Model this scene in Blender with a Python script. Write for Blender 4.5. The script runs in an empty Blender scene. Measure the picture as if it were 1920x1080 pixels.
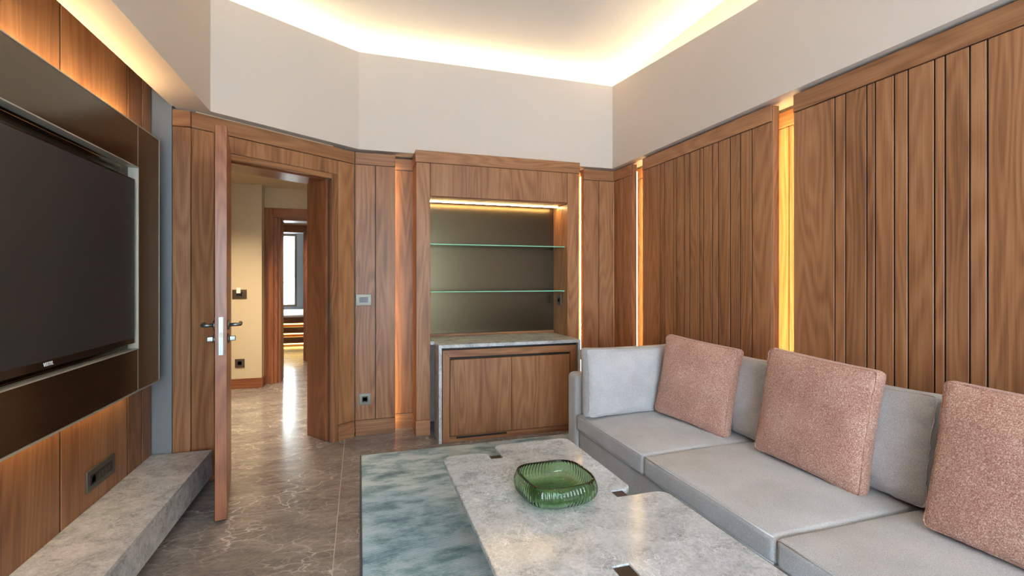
import bpy, bmesh, math, random
from mathutils import Vector, Matrix, noise as mnoise
random.seed(7)
S = bpy.context.scene
C = S.collection
PI = math.pi

# ------------------------------------------------------------------ camera, world, exposure
H = 1.27                                            # camera height; world +Y runs along the right-hand wall
cam_d = bpy.data.cameras.new('camera'); cam = bpy.data.objects.new('camera', cam_d); C.objects.link(cam)
cam_d.sensor_width = 36.0; cam_d.lens = 17.0; cam_d.shift_y = -17.0/1920.0; cam_d.clip_start = 0.02
cam.location = (0, 0, H); cam.rotation_euler = (PI/2, 0, -math.radians(17.5)); S.camera = cam
S.view_settings.view_transform = 'Standard'; S.view_settings.look = 'None'
S.view_settings.gamma = 1.0; S.view_settings.use_curve_mapping = False
S.view_settings.exposure = 0.0
W = bpy.data.worlds.new('sky'); S.world = W; W.use_nodes = True
bg = W.node_tree.nodes['Background']; bg.inputs[0].default_value = (0.73, 0.87, 1.0, 1); bg.inputs[1].default_value = 21.0

def portal(name, loc, rot, sx, sy):
    l = bpy.data.lights.new(name, 'AREA'); l.shape = 'RECTANGLE'; l.size = sx; l.size_y = sy; l.cycles.is_portal = True
    o = bpy.data.objects.new(name, l); C.objects.link(o); o.location = loc; o.rotation_euler = rot; return o
FRONT = -2.3                                        # wall behind the camera, with the garden window
portal('window_portal', (0.35, FRONT-0.02, 1.30), (PI/2, 0, 0), 3.2, 2.3).rotation_euler = (-PI/2, 0, 0)
portal('window_portal', (-2.0, 12.42, 1.45), (PI/2, 0, 0), 1.2, 1.7)

LED = (1.0, 0.66, 0.25)

# ------------------------------------------------------------------ materials
def new_mat(name):
    m = bpy.data.materials.new(name); m.use_nodes = True
    nt = m.node_tree; b = nt.nodes['Principled BSDF']; return m, nt, b
def srgb(r, g, b):
    f = lambda c: (c/255/12.92) if c/255 <= 0.04045 else ((c/255+0.055)/1.055)**2.4
    return (f(r), f(g), f(b), 1)
def N(nt, t, **kw):
    n = nt.nodes.new(t)
    for k, v in kw.items(): setattr(n, k, v)
    return n
def L(nt, a, b): nt.links.new(a, b)
def ramp(nt, fac, stops):
    r = N(nt, 'ShaderNodeValToRGB'); e = r.color_ramp.elements
    while len(e) < len(stops): e.new(0.5)
    for i, (p, c) in enumerate(stops): e[i].position = p; e[i].color = c
    L(nt, fac, r.inputs[0]); return r.outputs[0]
def math_n(nt, op, a, b=None):
    m = N(nt, 'ShaderNodeMath', operation=op)
    for i, x in enumerate((a, b)):
        if x is None: continue
        if isinstance(x, (int, float)): m.inputs[i].default_value = x
        else: L(nt, x, m.inputs[i])
    return m.outputs[0]
def coords(nt, scale, rnd=True):
    tc = N(nt, 'ShaderNodeTexCoord'); mp = N(nt, 'ShaderNodeMapping'); mp.inputs['Scale'].default_value = scale
    L(nt, tc.outputs['Object'], mp.inputs[0])
    if not rnd: return mp.outputs[0], None
    oi = N(nt, 'ShaderNodeObjectInfo'); vm = N(nt, 'ShaderNodeVectorMath', operation='SCALE'); vm.inputs[0].default_value = (37, 91, 53)
    L(nt, oi.outputs['Random'], vm.inputs['Scale']); L(nt, vm.outputs[0], mp.inputs['Location'])
    return mp.outputs[0], oi.outputs['Random']
def noise_n(nt, vec, scale, detail=2, rough=0.5, dist=0.0):
    n = N(nt, 'ShaderNodeTexNoise'); n.inputs['Scale'].default_value = scale; n.inputs['Detail'].default_value = detail
    n.inputs['Roughness'].default_value = rough; n.inputs['Distortion'].default_value = dist
    L(nt, vec, n.inputs['Vector']); return n.outputs['Fac']
def bump(nt, b, h, strength, dist=0.002):
    n = N(nt, 'ShaderNodeBump'); n.inputs['Strength'].default_value = strength; n.inputs['Distance'].default_value = dist
    L(nt, h, n.inputs['Height']); L(nt, n.outputs[0], b.inputs['Normal'])

def walnut(name, axis, dark, mid, light, rough=0.42, var=0.22):
    m, nt, b = new_mat(name)
    s = [1, 1, 1]; s['xyz'.index(axis)] = 0.11
    v, rnd = coords(nt, s)
    s2 = [1, 1, 1]; s2['xyz'.index(axis)] = 0.02
    v2, _ = coords(nt, s2)
    n1 = noise_n(nt, v, 4.2, 2, 0.45, 0.25)
    rings = math_n(nt, 'SINE', math_n(nt, 'MULTIPLY', n1, 110.0))
    rings = math_n(nt, 'ADD', math_n(nt, 'MULTIPLY', rings, 0.5), 0.5)
    fib = noise_n(nt, v2, 170, 3, 0.6)
    br = noise_n(nt, v, 7.0, 3, 0.5, 0.4)
    fac = math_n(nt, 'ADD', math_n(nt, 'MULTIPLY', rings, 0.15), math_n(nt, 'ADD', math_n(nt, 'MULTIPLY', fib, 0.45), math_n(nt, 'MULTIPLY', br, 0.62)))
    fac = math_n(nt, 'SUBTRACT', fac, 0.09)
    col = ramp(nt, fac, [(0.25, dark), (0.5, mid), (0.78, light)])
    hsv = N(nt, 'ShaderNodeHueSaturation'); L(nt, col, hsv.inputs['Color'])
    L(nt, math_n(nt, 'ADD', math_n(nt, 'MULTIPLY', rnd, var), 1.0-var/2), hsv.inputs['Value'])
    L(nt, hsv.outputs[0], b.inputs['Base Color']); b.inputs['Roughness'].default_value = rough
    b.inputs['Specular IOR Level'].default_value = 0.35
    bump(nt, b, fib, 0.12, 0.001)
    return m
WD, WM, WL = srgb(98, 64, 42), srgb(142, 98, 66), srgb(166, 123, 88)
M = {}
for ax in 'xyz':
    M['w'+ax] = walnut('walnut_'+ax, ax, WD, WM, WL)
    M['r'+ax] = walnut('reddish_walnut_'+ax, ax, srgb(96, 54, 34), srgb(136, 82, 52), srgb(158, 104, 68), 0.33, 0.12)

def plain(name, col, rough=0.5, metal=0.0, spec=0.5):
    m, nt, b = new_mat(name); b.inputs['Base Color'].default_value = col; b.inputs['Roughness'].default_value = rough
    b.inputs['Metallic'].default_value = metal; b.inputs['Specular IOR Level'].default_value = spec; return m
def paint(name, col, rough=0.8):
    m, nt, b = new_mat(name); v, _ = coords(nt, (1, 1, 1), False)
    n = noise_n(nt, v, 260, 2); b.inputs['Base Color'].default_value = col; b.inputs['Roughness'].default_value = rough
    b.inputs['Specular IOR Level'].default_value = 0.2
    bump(nt, b, n, 0.05, 0.0005); return m
def emit(name, col, strength):
    m, nt, b = new_mat(name); nt.nodes.remove(b); e = N(nt, 'ShaderNodeEmission')
    e.inputs[0].default_value = (*col[:3], 1); e.inputs[1].default_value = strength
    L(nt, e.outputs[0], nt.nodes['Material Output'].inputs[0]); return m
M['paint'] = paint('warm_white_paint', srgb(200, 191, 182))
M['ceiling'] = paint('ceiling_paint', srgb(240, 232, 220))
M['beige'] = paint('beige_paint', srgb(205, 188, 158))
M['grey_paint'] = paint('grey_satin_paint', srgb(118, 122, 128), 0.5)
M['black'] = plain('black_gap', srgb(16, 14, 13), 0.6)
M['grout'] = plain('pale_grout', srgb(176, 168, 158), 0.8)
M['substrate'] = plain('dark_backing', srgb(40, 28, 20), 0.7)
M['bronze_glass'] = plain('bronze_lacquer_panel', srgb(104, 96, 82), 0.2, 0.92, 0.5)
M['trim_metal'] = plain('pale_metal_trim', srgb(176, 172, 160), 0.4, 0.25)
M['steel'] = plain('satin_steel', srgb(124, 127, 128), 0.36, 0.95)
M['steel_plate'] = plain('satin_nickel_plate', srgb(120, 117, 108), 0.42, 0.5)
M['bronze_plate'] = plain('bronze_plate', srgb(98, 84, 68), 0.4, 0.6)
M['grey_plate'] = plain('grey_plate', srgb(92, 90, 82), 0.4, 0.5)
M['black_plastic'] = plain('black_plastic', srgb(22, 22, 24), 0.35)
M['white_plastic'] = plain('white_plastic', srgb(235, 232, 225), 0.4)
M['dark_bronze'] = plain('dark_bronze_metal', srgb(58, 50, 46), 0.42, 0.6)
M['screen'] = plain('tv_screen', srgb(52, 52, 54), 0.38, 0.0, 0.35)
M['bezel'] = plain('tv_bezel', srgb(28, 26, 24), 0.12, 0.0, 0.6)
M['letter'] = plain('white_lettering', srgb(235, 235, 235), 0.4)
M['led'] = emit('warm_led', (1.0, 0.71, 0.32), 100.0)
M['led_soft'] = emit('soft_led', LED, 28.0)
M['led_cove'] = emit('cove_led', (1.0, 0.80, 0.51), 52.0)
M['led_tv'] = emit('panel_led', (1.0, 0.70, 0.33), 120.0)
M['led_low'] = emit('panel_led_low', (1.0, 0.66, 0.28), 26.0)
M['led_niche'] = emit('niche_led', (1.0, 0.68, 0.28), 120.0)
M['led_step'] = emit('step_led', (1.0, 0.62, 0.16), 10.0)
M['downlight'] = emit('fill_light_lens', (1.0, 0.80, 0.50), 25.0)  # glowing lens of the added hallway fill lights

def marble(name, c_dark, c_mid, c_light, c_vein, sc, vein, rough, stretch=(1, 1, 1), rot=0.0, crackle=0.6):
    m, nt, b = new_mat(name)
    v, _ = coords(nt, stretch)
    v.node.inputs['Rotation'].default_value = (0, 0, rot)
    n1 = noise_n(nt, v, 5*sc, 6, 0.62, 0.6); n2 = noise_n(nt, v, 34*sc, 5, 0.7, 0.8)
    fac = math_n(nt, 'ADD', math_n(nt, 'MULTIPLY', n1, 0.6), math_n(nt, 'MULTIPLY', n2, 0.45))
    col = ramp(nt, fac, [(0.36, c_dark), (0.52, c_mid), (0.68, c_light)])
    def veins(scale, width, wob):
        nz = N(nt, 'ShaderNodeTexNoise'); nz.inputs['Scale'].default_value = 3.2*sc; nz.inputs['Detail'].default_value = 5
        L(nt, v, nz.inputs['Vector'])
        mx = N(nt, 'ShaderNodeVectorMath', operation='SCALE'); L(nt, nz.outputs['Color'], mx.inputs[0]); mx.inputs['Scale'].default_value = wob
        ad = N(nt, 'ShaderNodeVectorMath', operation='ADD'); L(nt, v, ad.inputs[0]); L(nt, mx.outputs[0], ad.inputs[1])
        vo = N(nt, 'ShaderNodeTexVoronoi', feature='DISTANCE_TO_EDGE'); vo.inputs['Scale'].default_value = scale
        L(nt, ad.outputs[0], vo.inputs['Vector'])
        return ramp(nt, vo.outputs['Distance'], [(0.0, (1, 1, 1, 1)), (width, (0, 0, 0, 1))])
    va = veins(5*sc, 0.022, 0.5); vb = veins(17*sc, 0.06, 0.22)
    patch = ramp(nt, noise_n(nt, v, 2.6*sc, 3), [(0.42, (0, 0, 0, 1)), (0.62, (1, 1, 1, 1))])
    vf = math_n(nt, 'MULTIPLY', math_n(nt, 'MAXIMUM', va, math_n(nt, 'MULTIPLY', vb, crackle)), math_n(nt, 'MULTIPLY', math_n(nt, 'ADD', patch, 0.25), vein))
    mx = N(nt, 'ShaderNodeMix', data_type='RGBA'); L(nt, vf, mx.inputs['Factor']); L(nt, col, mx.inputs[6]); mx.inputs[7].default_value = c_vein
    L(nt, mx.outputs[2], b.inputs['Base Color']); b.inputs['Roughness'].default_value = rough
    b.inputs['Specular IOR Level'].default_value = 0.5
    return m
M['marble'] = marble('light_grey_marble', srgb(130, 136, 142), srgb(180, 187, 194), srgb(205, 212, 219), srgb(232, 237, 241), 2.0, 0.85, 0.17)
M['marble_dark'] = marble('grey_bench_marble', srgb(130, 134, 138), srgb(178, 182, 186), srgb(208, 211, 214), srgb(228, 230, 231), 2.4, 0.6, 0.22)
M['floor'] = marble('brown_grey_marble', srgb(97, 91, 88), srgb(126, 119, 115), srgb(152, 145, 140), srgb(202, 196, 189), 0.85, 0.8, 0.17, (0.8, 1.6, 1), 0.5, 0.35)

def fabric(name, cols, weave, rough=0.95, blotch=0.25):
    m, nt, b = new_mat(name)
    v, _ = coords(nt, (1, 1, 1))
    n = noise_n(nt, v, weave, 2, 0.7); n2 = noise_n(nt, v, 6, 3)
    fac = math_n(nt, 'ADD', math_n(nt, 'MULTIPLY', n, 1.0), math_n(nt, 'MULTIPLY', math_n(nt, 'SUBTRACT', n2, 0.5), blotch))
    k = len(cols); col = ramp(nt, fac, [(0.34+0.32*i/(k-1), c) for i, c in enumerate(cols)])
    L(nt, col, b.inputs['Base Color']); b.inputs['Roughness'].default_value = rough; b.inputs['Specular IOR Level'].default_value = 0.15
    try: b.inputs['Sheen Weight'].default_value = 0.2
    except Exception: pass
    bump(nt, b, n, 0.35, 0.002); return m
M['grey_fabric'] = fabric('grey_linen', [srgb(148, 149, 151), srgb(172, 172, 174), srgb(194, 194, 196)], 420)
M['pink_fabric'] = fabric('salmon_boucle', [srgb(128, 92, 80), srgb(160, 116, 102), srgb(176, 138, 122), srgb(206, 184, 170)], 260, 0.95, 0.2)

def rug_mat():
    m, nt, b = new_mat('teal_rug_pile')
    v, _ = coords(nt, (1.1, 2.3, 1), False)
    n1 = noise_n(nt, v, 3.6, 4, 0.6, 0.15); n2 = noise_n(nt, v, 60, 4, 0.7)
    fac = math_n(nt, 'ADD', math_n(nt, 'MULTIPLY', n1, 0.85), math_n(nt, 'MULTIPLY', n2, 0.22))
    col = ramp(nt, fac, [(0.36, srgb(74, 108, 118)), (0.47, srgb(134, 168, 175)), (0.56, srgb(188, 212, 215)), (0.66, srgb(218, 230, 231))])
    vb, _ = coords(nt, (1, 1, 1), False)
    blue = ramp(nt, noise_n(nt, vb, 1.1, 2), [(0.45, (0, 0, 0, 1)), (0.62, (1, 1, 1, 1))])
    mx = N(nt, 'ShaderNodeMix', data_type='RGBA', blend_type='MULTIPLY'); L(nt, math_n(nt, 'MULTIPLY', blue, 0.6), mx.inputs['Factor'])
    L(nt, col, mx.inputs[6]); mx.inputs[7].default_value = srgb(188, 214, 240)
    wv = N(nt, 'ShaderNodeTexWave', wave_type='BANDS', bands_direction='Y'); wv.inputs['Scale'].default_value = 28; wv.inputs['Distortion'].default_value = 1.5
    wv.inputs['Detail'].default_value = 1.0
    L(nt, vb, wv.inputs['Vector'])
    mx2 = N(nt, 'ShaderNodeMix', data_type='RGBA', blend_type='MULTIPLY'); mx2.inputs['Factor'].default_value = 0.3
    L(nt, mx.outputs[2], mx2.inputs[6]); L(nt, wv.outputs[0], mx2.inputs[7])
    L(nt, mx2.outputs[2], b.inputs['Base Color']); b.inputs['Roughness'].default_value = 0.9; b.inputs['Specular IOR Level'].default_value = 0.2
    try: b.inputs['Sheen Weight'].default_value = 0.3
    except Exception: pass
    bump(nt, b, wv.outputs[0], 0.5, 0.004); return m
M['rug'] = rug_mat()
M['rug_edge'] = plain('rug_binding', srgb(70, 74, 82), 0.9)

def glass(name, col, rough=0.0, ior=1.45):
    m, nt, b = new_mat(name); b.inputs['Base Color'].default_value = col; b.inputs['Roughness'].default_value = rough
    b.inputs['Transmission Weight'].default_value = 1.0; b.inputs['IOR'].default_value = ior; return m
m, nt, b = new_mat('clear_shelf_glass'); nt.nodes.remove(b)
tr = N(nt, 'ShaderNodeBsdfTransparent'); tr.inputs[0].default_value = srgb(226, 242, 234); gl = N(nt, 'ShaderNodeBsdfGlossy'); gl.inputs['Roughness'].default_value = 0.02
fr = N(nt, 'ShaderNodeFresnel'); fr.inputs[0].default_value = 1.45; mxs = N(nt, 'ShaderNodeMixShader'); L(nt, fr.outputs[0], mxs.inputs[0]); L(nt, tr.outputs[0], mxs.inputs[1]); L(nt, gl.outputs[0], mxs.inputs[2])
L(nt, mxs.outputs[0], nt.nodes['Material Output'].inputs[0]); M['shelf_glass'] = m
M['glass_edge'] = plain('green_glass_edge', srgb(128, 196, 168), 0.1)
M['bowl_glass'] = glass('green_glass', srgb(176, 216, 172), 0.02, 1.45)
m, nt, b = new_mat('smoked_back_panel'); b.inputs['Base Color'].default_value = srgb(76, 66, 52); b.inputs['Metallic'].default_value = 1.0
b.inputs['Roughness'].default_value = 0.27; M['smoked'] = m

# ------------------------------------------------------------------ helpers
WLOC = {}
def wloc(o):
    return WLOC.get(o.name, Vector((0, 0, 0))) if o else Vector((0, 0, 0))
def tag(o, label=None, cat=None, group=None, kind=None):
    if label: o['label'] = label
    if cat: o['category'] = cat
    if group: o['group'] = group
    if kind: o['kind'] = kind
    return o
def empty(name, loc, rz=0.0, parent=None):
    o = bpy.data.objects.new(name, None); C.objects.link(o); o.empty_display_size = 0.1
    if parent: o.parent = parent; o.location = Vector(loc)-wloc(parent)
    else: o.location = loc
    o.rotation_euler = (0, 0, rz); WLOC[o.name] = Vector(loc); return o
def link(name, me, mat, parent=None, loc=(0, 0, 0), local=False):
    o = bpy.data.objects.new(name, me); C.objects.link(o)
    if mat: me.materials.append(M[mat] if isinstance(mat, str) else mat)
    if parent: o.parent = parent
    o.location = Vector(loc) if (local or not parent) else Vector(loc)-wloc(parent)
    WLOC[o.name] = Vector(loc); return o
def bm_mesh(bm, smooth=False, name='mesh'):
    bmesh.ops.recalc_face_normals(bm, faces=bm.faces[:])
    me = bpy.data.meshes.new(name); bm.to_mesh(me); bm.free()
    if smooth:
        for p in me.polygons: p.use_smooth = True
    return me
def box(name, x0, x1, y0, y1, z0, z1, mat, parent=None, bev=0.0015, local=False, base=False):
    """axis-aligned box in world (or parent-local) coordinates, origin at its centre (or base)"""
    sx, sy, sz = x1-x0, y1-y0, z1-z0
    bm = bmesh.new(); bmesh.ops.create_cube(bm, size=1.0)
    for v in bm.verts: v.co = Vector((v.co.x*sx, v.co.y*sy, v.co.z*sz))
    bv = min(bev, 0.3*min(sx, sy, sz))
    if bv > 0: bmesh.ops.bevel(bm, geom=bm.edges[:], offset=bv, segments=1, affect='EDGES')
    return link(name, bm_mesh(bm), mat, parent, ((x0+x1)/2, (y0+y1)/2, (z0+z1)/2), local)
def prism(name, pts, z0, z1, mat, parent=None, local=False, bev=0.0, loc=None):
    """vertical prism over a plan polygon"""
    cx = sum(p[0] for p in pts)/len(pts); cy = sum(p[1] for p in pts)/len(pts)
    bm = bmesh.new()
    lo = [bm.verts.new((p[0]-cx, p[1]-cy, 0)) for p in pts]; hi = [bm.verts.new((p[0]-cx, p[1]-cy, z1-z0)) for p in pts]
    n = len(pts); bm.faces.new(lo); bm.faces.new(hi)
    for i in range(n): bm.faces.new((lo[i], lo[(i+1) % n], hi[(i+1) % n], hi[i]))
    if bev > 0:
        bmesh.ops.recalc_face_normals(bm, faces=bm.faces[:])
        ed = [e for e in bm.edges if abs(e.verts[0].co.z-e.verts[1].co.z) < 1e-6]
        bmesh.ops.bevel(bm, geom=ed, offset=bev, segments=2, affect='EDGES')
    return link(name, bm_mesh(bm), mat, parent, (cx, cy, z0), local)
def tube_mesh(pts, r, seg=8, closed=False):
    bm = bmesh.new(); rings = []; n = len(pts); pts = [Vector(p) for p in pts]
    up = None
    for i, p in enumerate(pts):
        a = pts[(i-1) % n] if (closed or i > 0) else p; b_ = pts[(i+1) % n] if (closed or i < n-1) else p
        t = (b_-a).normalized()
        if up is None or abs(up.dot(t)) > 0.98: up = Vector((0, 0, 1)) if abs(t.z) < 0.9 else Vector((1, 0, 0))
        s = t.cross(up).normalized(); up = s.cross(t).normalized()
        rr = r[i] if isinstance(r, (list, tuple)) else r
        rings.append([bm.verts.new(p+s*rr*math.cos(2*PI*k/seg)+up*rr*math.sin(2*PI*k/seg)) for k in range(seg)])
    for i in range(n if closed else n-1):
        a, b_ = rings[i], rings[(i+1) % n]
        for k in range(seg): bm.faces.new((a[k], a[(k+1) % seg], b_[(k+1) % seg], b_[k]))
    if not closed: bm.faces.new(rings[0]); bm.faces.new(rings[-1])
    return bm_mesh(bm, True)
def lathe_mesh(prof, axis='z', seg=20):
    """(radius, height) profile turned about an axis"""
    bm = bmesh.new(); rings = []
    for r, h in prof:
        ring = []
        for k in range(seg):
            c, s = r*math.cos(2*PI*k/seg), r*math.sin(2*PI*k/seg)
            ring.append(bm.verts.new({'z': (c, s, h), 'x': (h, c, s), 'y': (c, h, s)}[axis]))
        rings.append(ring)
    for a, b_ in zip(rings, rings[1:]):
        for k in range(seg): bm.faces.new((a[k], a[(k+1) % seg], b_[(k+1) % seg], b_[k]))
    bm.faces.new(rings[0]); bm.faces.new(rings[-1])
    me = bm_mesh(bm)
    for p in me.polygons: p.use_smooth = len(p.vertices) == 4
    return me
def rounded_box_mesh(w, d, h, r, crown=0.0, n=10, wob=0.0, seed=0):
    def arr(half):
        k = 6; e = [-half+r*(1-math.cos(PI/2*i/k)) for i in range(k)]
        mid = [-half+r+(2*half-2*r)*i/n for i in range(n+1)]
        return e+mid+[-x for x in reversed(e)]
    X, Y, Z = arr(w/2), arr(d/2), arr(h/2)
    bm = bmesh.new(); cache = {}
    def V(x, y, z):
        key = (round(x, 5), round(y, 5), round(z, 5))
        if key in cache: return cache[key]
        p = Vector((x, y, z)); q = Vector((max(-w/2+r, min(w/2-r, x)), max(-d/2+r, min(d/2-r, y)), max(-h/2+r, min(h/2-r, z))))
        dlt = p-q
        if dlt.length > 1e-9: p = q+dlt.normalized()*r
        f = max(0, 1-(2*x/w)**2)*max(0, 1-(2*y/d)**2)
        if z > 0: p.z += crown*f**0.6
        if wob:
            nn = mnoise.noise(Vector((p.x*5+seed, p.y*5, p.z*5)))
            p += Vector((0, 0, 1))*nn*wob
        cache[key] = bm.verts.new(p); return cache[key]
    def face(A, B, fn):
        for i in range(len(A)-1):
            for j in range(len(B)-1):
                vs = [fn(A[i], B[j]), fn(A[i+1], B[j]), fn(A[i+1], B[j+1]), fn(A[i], B[j+1])]
                if len(set(vs)) == 4:
                    try: bm.faces.new(vs)
                    except ValueError: pass
    for s in (-1, 1):
        face(X, Y, lambda a, b_: V(a, b_, s*h/2)); face(X, Z, lambda a, b_: V(a, s*d/2, b_)); face(Y, Z, lambda a, b_: V(s*w/2, a, b_))
    return bm_mesh(bm, True)

# ------------------------------------------------------------------ plan of the room
XR, YB, XL = 2.316, 4.111, -1.183                    # panel faces: right, back; boards of the television wall
XRB = 2.48                                           # recess plane behind the right-hand panels
D0, D1 = Vector((-0.983, 3.418)), Vector((-0.040, 4.108))   # diagonal door wall
DL = (D1-D0).length; DA = math.atan2(D1.y-D0.y, D1.x-D0.x)
ZC = 2.297                                           # top of the wood panelling
ZS, ZT = 2.312, 3.255                                 # underside of the soffit, ceiling

# ------------------------------------------------------------------ floor
flo = box('floor', -3.2, 2.7, FRONT-0.15, 12.7, -0.12, -0.0015, 'grout', bev=0)
tag(flo, 'polished brown grey veined marble tile floor of the room and hallway', 'floor', kind='structure')
def tile(pts): prism('tile', pts, -0.0014, 0.0, 'floor', flo)
g = 0.0018
def dline(x): return D0.y+(x-D0.x)*(D1.y-D0.y)/(D1.x-D0.x)-0.02
ed = [-3.2, -0.112, 1.088, 2.288, 2.7]
cut = lambda x: dline(x)
# column left of the joint
tile([(-1.25, 0.9+g), (-0.112-g, 0.9+g), (-0.112-g, cut(-0.112)-g), (-1.0, cut(-1.0)-g), (-1.25, cut(-1.0)-g)])
tile([(-1.25, -0.9+g), (-0.112-g, -0.9+g), (-0.112-g, 0.9-g), (-1.25, 0.9-g)])
tile([(-1.25, FRONT), (-0.112-g, FRONT), (-0.112-g, -0.9-g), (-1.25, -0.9-g)])
for xa, xb in ((-0.112, 1.088), (1.088, 2.288), (2.288, 2.7)):
    ys = [FRONT, -1.1, 0.15, 1.45, 2.75, 4.45]
    for ya, yb in zip(ys, ys[1:]): tile([(xa+g, ya+g), (xb-g, ya+g), (xb-g, yb-g), (xa+g, yb-g)])
# hallway beyond the door line
tile([(-3.2, cut(-1.0)+g), (-1.0, cut(-1.0)+g), (-0.112-g, cut(-0.112)+g), (-0.112-g, 5.25-g), (-3.2, 5.25-g)])
tile([(-0.112+g, 4.45+g), (2.0, 4.45+g), (2.0, 5.25-g), (-0.112+g, 5.25-g)])
for ya, yb in ((5.25, 6.55), (6.55, 8.15), (8.15, 9.75), (9.75, 12.7)):
    for xa, xb in ((-3.2, -1.6), (-1.6, -0.112), (-0.112, 2.0)): tile([(xa+g, ya+g), (xb-g, ya+g), (xb-g, yb-g), (xa+g, yb-g)])

# ------------------------------------------------------------------ ceiling and soffit
ce = box('ceiling', -1.4, 2.75, FRONT-0.15, 4.6, ZT, ZT+0.1, 'ceiling', bev=0)
tag(ce, 'cream painted ceiling glowing along its lit cove edges', 'ceiling', kind='structure')

SP = [Vector((-0.887, FRONT)), Vector((-0.884, 3.43)), Vector((-0.006, 4.072)), Vector((2.28, 4.072)), Vector((2.28, FRONT))]
def offset_path(pts, ds):
    lines = []
    for (a, b_), d in zip(zip(pts, pts[1:]), ds):
        t = (b_-a).normalized(); nrm = Vector((-t.y, t.x))      # outward = left of travel
        lines.append((a+nrm*d, t))
    out = [lines[0][0]]
    for (p, t), (q, u) in zip(lines, lines[1:]):
        den = t.x*u.y-t.y*u.x; w = q-p; s = (w.x*u.y-w.y*u.x)/den
        out.append(p+t*s)
    out.append(lines[-1][0]+lines[-1][1]*(pts[-1]-pts[-2]).length)
    return out
# lip heights at the path's corners (the lip falls a little along the right-hand side)
LIP = [2.98, 3.05, 3.093, 3.09, 2.90]
IN2 = offset_path(SP, [0.02]*4); OUT = offset_path(SP, [0.185, 0.3, 0.25, 0.2])
SUB = 8
def densify(P, lips=None):
    r = []
    for i in range(len(P)-1):
        for k in range(SUB): r.append(P[i].lerp(P[i+1], k/SUB))
    return r+[P[-1]]
def lipz(i, k):
    return LIP[i]+(LIP[i+1]-LIP[i])*k/SUB
# right side: match lip heights measured along the wall
lz = [lipz(i, k) for i in range(4) for k in range(SUB)]+[LIP[-1]]
P0, P1, P2 = densify(SP), densify(IN2), densify(OUT)
for i, p in enumerate(P0):
    if i > 3*SUB: lz[i] = max(2.90, 3.09-0.087*(4.07-p.y))
TRO = 2.80
bm = bmesh.new(); rows = []
for p, q, r, z in zip(P0, P1, P2, lz):
    rows.append([bm.verts.new((a.x, a.y, h_)) for a, h_ in ((p, ZS), (p, z), (q, z), (q, TRO), (r, TRO), (r, ZS))])
for a, b_ in zip(rows, rows[1:]):
    for k in range(6): bm.faces.new((a[k], a[(k+1) % 6], b_[(k+1) % 6], b_[k]))
bm.faces.new(rows[0]); bm.faces.new(rows[-1])
so = link('trim_1', bm_mesh(bm), 'paint'); tag(so, 'off-white painted soffit band running round the room below the lit cove', 'soffit', kind='structure')
CV = densify(offset_path(SP, [0.135, 0.175, 0.165, 0.145])); CV2 = densify(offset_path(SP, [0.15, 0.19, 0.18, 0.16]))
OUT2 = densify(offset_path(SP, [0.20, 0.32, 0.27, 0.215]))
for i in range(4):
    bm = bmesh.new(); rows = []
    for k in range(i*SUB, (i+1)*SUB+1):
        z = lz[k]-0.028
        rows.append([bm.verts.new((p.x, p.y, h_)) for p, h_ in ((CV[k], z), (CV2[k], z), (CV2[k], z-0.01), (CV[k], z-0.01))])
    for ra, rb_ in zip(rows, rows[1:]):
        for j in range(4): bm.faces.new((ra[j], ra[(j+1) % 4], rb_[(j+1) % 4], rb_[j]))
    bm.faces.new(rows[0]); bm.faces.new(rows[-1])
    link('cove_led_strip', bm_mesh(bm), 'led_cove', so)
    bm = bmesh.new(); rows = []
    for k in range(i*SUB, (i+1)*SUB+1):
        z = lz[k]-0.039
        rows.append([bm.verts.new((p.x, p.y, h_)) for p, h_ in ((P1[k], z), (P2[k], z), (P2[k], z-0.012), (P1[k], z-0.012))])
    for ra, rb_ in zip(rows, rows[1:]):
        for j in range(4): bm.faces.new((ra[j], ra[(j+1) % 4], rb_[(j+1) % 4], rb_[j]))
    bm.faces.new(rows[0]); bm.faces.new(rows[-1])
    link('cove_ledge', bm_mesh(bm), 'paint', so)
    bm = bmesh.new(); rows = []
    for k in range(i*SUB, (i+1)*SUB+1):
        rows.append([bm.verts.new((p.x, p.y, h_)) for p, h_ in ((P2[k], TRO), (OUT2[k], TRO), (OUT2[k], ZT-0.001), (P2[k], ZT-0.001))])
    for ra, rb_ in zip(rows, rows[1:]):
        for j in range(4): bm.faces.new((ra[j], ra[(j+1) % 4], rb_[(j+1) % 4], rb_[j]))
    bm.faces.new(rows[0]); bm.faces.new(rows[-1])
    link('cove_back_board', bm_mesh(bm), 'ceiling', so)

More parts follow.
